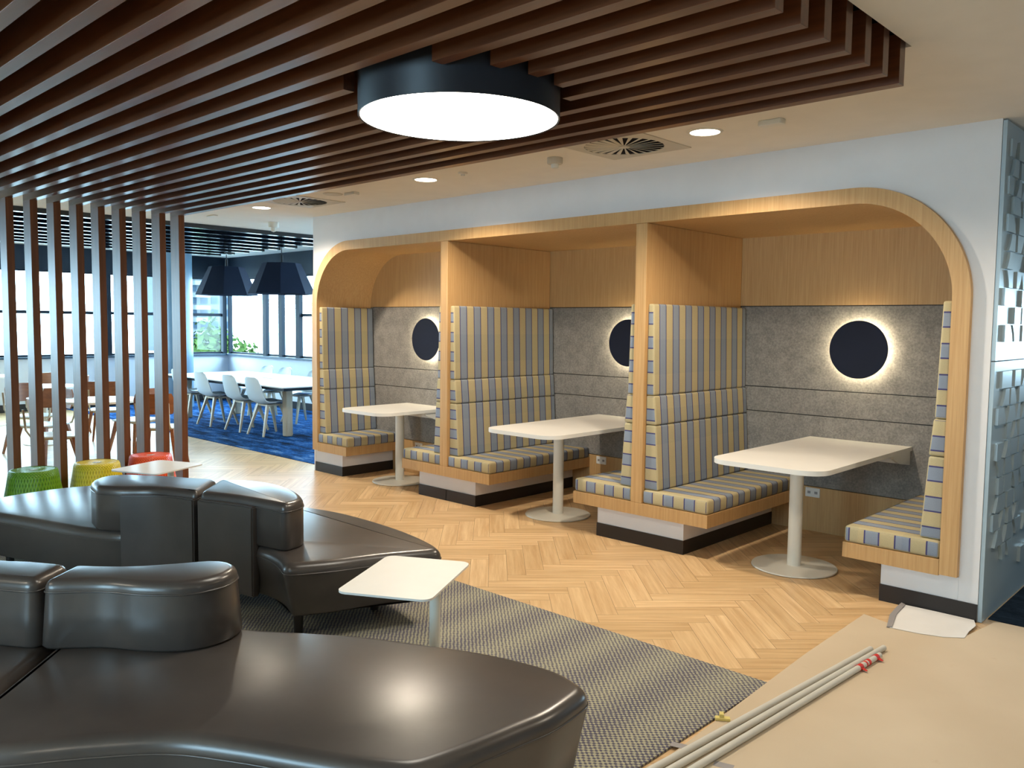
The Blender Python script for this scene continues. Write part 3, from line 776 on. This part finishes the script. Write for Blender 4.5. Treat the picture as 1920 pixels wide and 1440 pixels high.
P = outline([(-5.86, -3.14, 1), (-6.14, -3.14, 1), (-6.14, -3.7, 1), (-5.86, -3.7, 1)], .05); obj('body', loft(P, .10, .42, .04, .02, b3), 'leather', t, 60)
foot(t, -5.95, -3.25, b3); foot(t, -6.05, -3.6, b3)

# side tables
def side_table(cx, cy, rz, w, d, px, py, label):
    t = thing('side_table', label, 'side table', (cx, cy, 0), rz, group='square white side tables')
    bm = B(); prism(bm, rrect(-w/2, w/2, -d/2, d/2, .045, 8), .494, .503); bmesh.ops.recalc_face_normals(bm, faces=bm.faces[:]); obj('tabletop', bm, 'gloss_white', t, 30)
    bm = B(); lathe(bm, [(0, .016), (.023, .016), (.023, .494), (0, .494)], (px, py, 0), 24); obj('pole', bm, 'metal_white', t, 40)
    bm = B(); prism(bm, rrect(px-.17, px+.17, py-.13, py+.13, .05, 6), .0095, .018); bmesh.ops.recalc_face_normals(bm, faces=bm.faces[:]); obj('base_plate', bm, 'metal_white', t, 30)
# quad A(-1.597,-3.062) B(-1.858,-2.586) C(-1.505,-2.359) D(-1.253,-2.865)
side_table(-1.553, -2.718, math.atan2(-2.595+3.062+.0, -1.858+1.597)+.0, .555, .41, -.06, -.15, 'square white side table between the two leather sofas')
side_table(-4.955, -2.335, math.atan2(-2.17+2.65, -5.263+5.055), .50, .44, .0, -.12, 'square white side table behind the farther sofa by the orange stool')

# ---------------------------------------------------------------- stools
def stool(x, y, mat, colour, where):
    t = thing('woven_stool', '%s woven cord stool %s' % (colour, where), 'stool', (x, y, 0), group=None)
    bm = B(); lathe(bm, [(.236, .0), (.238, .01), (.230, .08), (.217, .16), (.203, .23), (.188, .31), (.176, .385), (.172, .412), (.165, .427), (.15, .43)], seg=56, uv=True); obj('cord_body', bm, mat, t, 60)
    bm = B(); lathe(bm, [(.152, .428), (.10, .426), (.03, .421), (0, .42)], seg=56, uv=True); obj('seat_top', bm, mat, t, 60)
    bm = B()
    for k in range(9): a = 2*PI*k/9; bar(bm, (0.004*math.cos(a), .004*math.sin(a), .424), (.035*math.cos(a), .035*math.sin(a), .426), .004, .002)
    obj('cord_knot', bm, 'shell_white', t)
stool(-5.90, -2.90, 'green_cord', 'green', 'at the left beside the timber fins')
stool(-5.93, -2.418, 'yellow_cord', 'yellow', 'between the green and orange stools')
stool(-6.02, -1.94, 'orange_cord', 'orange-red', 'behind the small white side table')

# ---------------------------------------------------------------- dining area
def shell_chair():
    t = thing('shell_chair', 'x', 'chair')
    bm = B(); prof = [(.20, .44), (.16, .455), (.06, .452), (-.06, .443), (-.14, .445), (-.19, .47), (-.225, .53), (-.26, .62), (-.295, .71), (-.325, .79), (-.337, .825)]
    wid = [.15, .20, .22, .225, .225, .225, .225, .22, .21, .185, .12]; nx = 10; rows = []
    for (y, z), w in zip(prof, wid):
        row = []
        for k in range(nx+1):
            s = 2*k/nx-1; e = abs(s)**2.4
            back = max(0, (z-.47)/.35)
            row.append(bm.verts.new((s*w, y+e*.05*back, z+e*.03*(1-back))))
        rows.append(row)
    for a, b in zip(rows, rows[1:]):
        for k in range(nx): bm.faces.new((a[k], a[k+1], b[k+1], b[k]))
    bmesh.ops.recalc_face_normals(bm, faces=bm.faces[:])
    g = bmesh.ops.solidify(bm, geom=bm.faces[:], thickness=.012)
    obj('shell', bm, 'shell_white', t, 60)
    for sx in (-1, 1):
        for sy in (-1, 1):
            bm = B(); bar(bm, (sx*.12, sy*.10, .435), (sx*.215, sy*.225, .006), .042, .022); obj('leg', bm, 'chair_wood', t)
    bm = B(); box(bm, -.13, .13, -.12, .12, .415, .437); obj('frame', bm, 'chair_wood', t)
    return t
sc0 = shell_chair(); first = True
near = [(-11.60, 1.11, 0, 'white shell chair half hidden behind the rightmost timber fin'), (-10.80, 1.10, 0, 'white shell chair on near side of the long table, nearest the fins in full view'),
        (-9.92, 1.10, 0, 'white shell chair on the near side of the long table, second from the booth block'), (-9.27, 1.10, 0, 'white shell chair on the near side of the long table, nearest its wooden end leg')]
far = [(-11.80, 2.26, PI, 'white shell chair on the window side of the long table, farthest from the booths'), (-11.15, 2.22, PI, 'white shell chair on the window side of the long table, middle one in view'),
       (-10.25, 2.22, PI, 'white shell chair on the window side of the long table, partly behind the booth block')]
for x, y, rz, lab in near+far:
    o = sc0 if first else copy_tree(sc0); first = False
    o.location = (x, y, .005); o.rotation_euler = (0, 0, rz); tag(o, lab, 'chair', 'white shell chairs at the long table')
t = thing('dining_table', 'long white dining table with pale wooden legs on blue carpet', 'table', (-10.38, 1.595, .005))
bm = B(); box(bm, -1.82, 1.82, -.715, .715, .702, .72, .003, 1); obj('tabletop', bm, 'gloss_white', t)
bm = B(); box(bm, -1.78, 1.78, -.67, .67, .662, .702); obj('under_frame', bm, 'dark_frame', t)
for x in (-1.62, 1.42):
    for y in (-.40, .46): bm = B(); box(bm, x-.055, x+.055, y-.055, y+.055, 0, .662, .02, 3); obj('leg', bm, 'chair_wood', t, 50)
bm = B(); box(bm, -.05, .25, .02, .12, .72, .723); obj('cable_flap', bm, 'black_metal', t)
def pendant(x, y, z, rot, label):
    t = thing('pendant_lamp', label, 'pendant lamp', (x, y, z), rot, group='dark faceted pendants over the long table')
    bm = B(); n = 8
    lo = [bm.verts.new((.475*math.cos(2*PI*k/n), .475*math.sin(2*PI*k/n), 0)) for k in range(n)]
    hi = [bm.verts.new((.27*math.cos(2*PI*k/n), .27*math.sin(2*PI*k/n), .44)) for k in range(n)]
    li = [bm.verts.new((.462*math.cos(2*PI*k/n), .462*math.sin(2*PI*k/n), 0)) for k in range(n)]
    hi2 = [bm.verts.new((.26*math.cos(2*PI*k/n), .26*math.sin(2*PI*k/n), .425)) for k in range(n)]
    for k in range(n):
        k1 = (k+1) % n
        for a, b in ((lo, hi), (hi2, li), (li, lo)): bm.faces.new((a[k], a[k1], b[k1], b[k]))
    bm.faces.new(hi); bm.faces.new(hi2)
    obj('shade', bm, 'shade_navy', t)
    bm = B(); tube(bm, [(0, 0, .44), (0, 0, 2.86-z)], .006, 8); obj('cable', bm, 'black_metal', t)
    bm = B(); lathe(bm, [(0, .44), (.02, .44), (.02, .56), (0, .56)], seg=12); obj('socket', bm, 'black_metal', t)
pendant(-11.15, 1.46, 2.0, .2, 'dark faceted pendant lamp, the left of the two over the long table')
pendant(-9.52, 1.46, 1.99, .2, 'dark faceted pendant lamp, the right of the two over the long table')
for k in range(9):
    x = -8.05-.455*k
    bm = B(); box(bm, -.04, .04, -8.6-1.63*0, 1.63, 2.65, 2.76)
    tag(obj('black_batten', bm, 'batten_black', loc=(x, 0, 0)), 'glossy black ceiling batten over the dining area, %s from the lounge ceiling edge' % ORD[k], 'batten', 'black battens over the dining area')

def cafe_chair():
    t = thing('cafe_chair', 'x', 'chair')
    bm = B(); prism(bm, rrect(-.21, .21, -.19, .21, .07, 6), .440, .452); bmesh.ops.recalc_face_normals(bm, faces=bm.faces[:]); obj('seat', bm, 'shell_white', t, 30)
    bm = B(); rows = []
    for j in range(5):
        z = .60+.055*j; w = .21*(1-.12*(abs(j-2)/2)**3)
        rows.append([bm.verts.new((w*(2*k/10-1), -.245-.03*(j/4)+.055*(2*k/10-1)**2, z)) for k in range(11)])
    for a, b in zip(rows, rows[1:]):
        for k in range(10): bm.faces.new((a[k], a[k+1], b[k+1], b[k]))
    bmesh.ops.recalc_face_normals(bm, faces=bm.faces[:]); bmesh.ops.solidify(bm, geom=bm.faces[:], thickness=.011)
    obj('backrest', bm, 'chair_brown', t, 60)
    for s in (-1, 1):
        bm = B(); tube(bm, [(s*.16, -.10, .43), (s*.165, -.22, .45), (s*.165, -.262, .52), (s*.165, -.272, .62), (s*.165, -.282, .72)], .011, 8); obj('back_support', bm, 'chair_wood', t, 60)
        for q in (-1, 1): bm = B(); bar(bm, (s*.16, q*.15, .44), (s*.225, q*.24, .001), .036, .020); obj('leg', bm, 'chair_brown', t)
    bm = B(); box(bm, -.17, .17, -.16, .16, .415, .439); obj('apron', bm, 'chair_wood', t)
    return t
cc0 = cafe_chair(); first = True
D2 = math.radians
for x, y, rz, lab in ((-7.75, -2.12, D2(-25), 'cafe chair with brown curved back, nearest the green stool behind the fins'),
                      (-7.75, -1.10, D2(50), 'cafe chair seen from the side just left of the rightmost fin'),
                      (-8.55, -1.02, D2(120), 'cafe chair at the window side of the nearest round table, behind the middle fins'),
                      (-8.75, -1.95, D2(-150), 'cafe chair at the left of the nearest round table, side on'),
                      (-9.75, -1.75, D2(-60), 'cafe chair on the near side of the middle round table'),
                      (-11.05, -.95, D2(150), 'cafe chair on the window side of the middle round table'),
                      (-12.2, -1.0, D2(110), 'dark-backed cafe chair beside the farthest round table'),
                      (-9.9, -.85, D2(60), 'cafe chair between the nearest and middle round tables')):
    o = cc0 if first else copy_tree(cc0); first = False
    o.location = (x, y, 0); o.rotation_euler = (0, 0, rz); tag(o, lab, 'chair', 'cafe chairs around the round tables')
def round_table(x, y, r, label):
    t = thing('round_table', label, 'table', (x, y, 0), group='white round cafe tables')
    bm = B(); lathe(bm, [(0, .715), (r-.004, .715), (r, .72), (r, .736), (r-.003, .74), (0, .74)], seg=48); obj('tabletop', bm, 'gloss_white', t, 30)
    bm = B(); lathe(bm, [(0, .016), (.035, .016), (.035, .715), (0, .715)], seg=20); obj('pole', bm, 'metal_white', t, 40)
    bm = B(); lathe(bm, [(0, .001), (.25, .001), (.25, .01), (.05, .016), (0, .016)], seg=40); obj('base_plate', bm, 'metal_white', t, 30)
round_table(-8.15, -1.57, .40, 'white round cafe table nearest the fins')
round_table(-10.45, -1.42, .40, 'white round cafe table in the middle of the three')
round_table(-12.95, -1.45, .40, 'white round cafe table farthest back by the west windows')

# ---------------------------------------------------------------- loose things on the floor
def pipe(a, b, label, tape=False):
    a, b = Vector(a), Vector(b); t = thing('conduit_pipe', label, 'pipe', a, group='grey conduit pipes on the paper')
    d = b-a; bm = B(); tube(bm, [(0, 0, 0), tuple(d)], .0135, 18); obj('tube', bm, 'pipe_grey', t, 40)
    if tape:
        L = d.length; u = d.normalized()
        for s, w in ((.03, .028), (.12, .02), (.155, .012), (.20, .03)):
            p = u*(L-s); bm = B(); tube(bm, [tuple(p), tuple(p-u*w)], .0148, 18); obj('red_band', bm, 'red_tape', t, 40)
            if w > .025:
                bm = B(); bar(bm, tuple(p-u*w*.5+Vector((.012, 0, 0))), tuple(p-u*w*.5+Vector((.035, -.004, -.006))), .022, .012, .003, .002, Vector((0, 1, 0))); obj('tape_tail', bm, 'red_tape', t)
def ext(a, b, k):
    return (a[0]+(a[0]-b[0])*k, a[1]+(a[1]-b[1])*k, a[2])
z = .0255
for a, b, lab, tp in (((-.372, -2.44, z), (-.248, -.862, z), 'grey conduit pipe on the paper, leftmost of the three', False),
                      ((-.325, -2.40, z), (-.207, -.800, z), 'grey conduit pipe on the paper, middle and longest of the three', False),
                      ((-.272, -2.345, z), (-.187, -.912, z), 'grey conduit pipe with red tape bands near its end, rightmost of the three', True)):
    pipe(ext(a, b, .9), b, lab, tp)
bm = B(); box(bm, -.03, .03, -.012, .012, .0, .012, .002, 1)
o = tag(obj('foam_offcut', bm, 'foam_yellow', loc=(-.405, -2.02, .0116)), 'small yellow foam offcut on the paper left of the pipes', 'offcut'); o.rotation_euler = (0, 0, .6)
o2 = obj('tab', box(B(), -.012, .005, -.008, .02, .012, .026), 'foam_yellow', o)
for x, y, lab in ((-.415, -2.32, 'grey tape strip on the edge of the brown paper'), (-.225, -2.33, 'grey tape strip under the end of the pipes')):
    o = tag(obj('tape_strip', box(B(), -.035, .035, -.018, .018, 0, .0006), 'grey_tape', loc=(x, y, .0116)), lab, 'tape'); o.rotation_euler = (0, 0, .3)
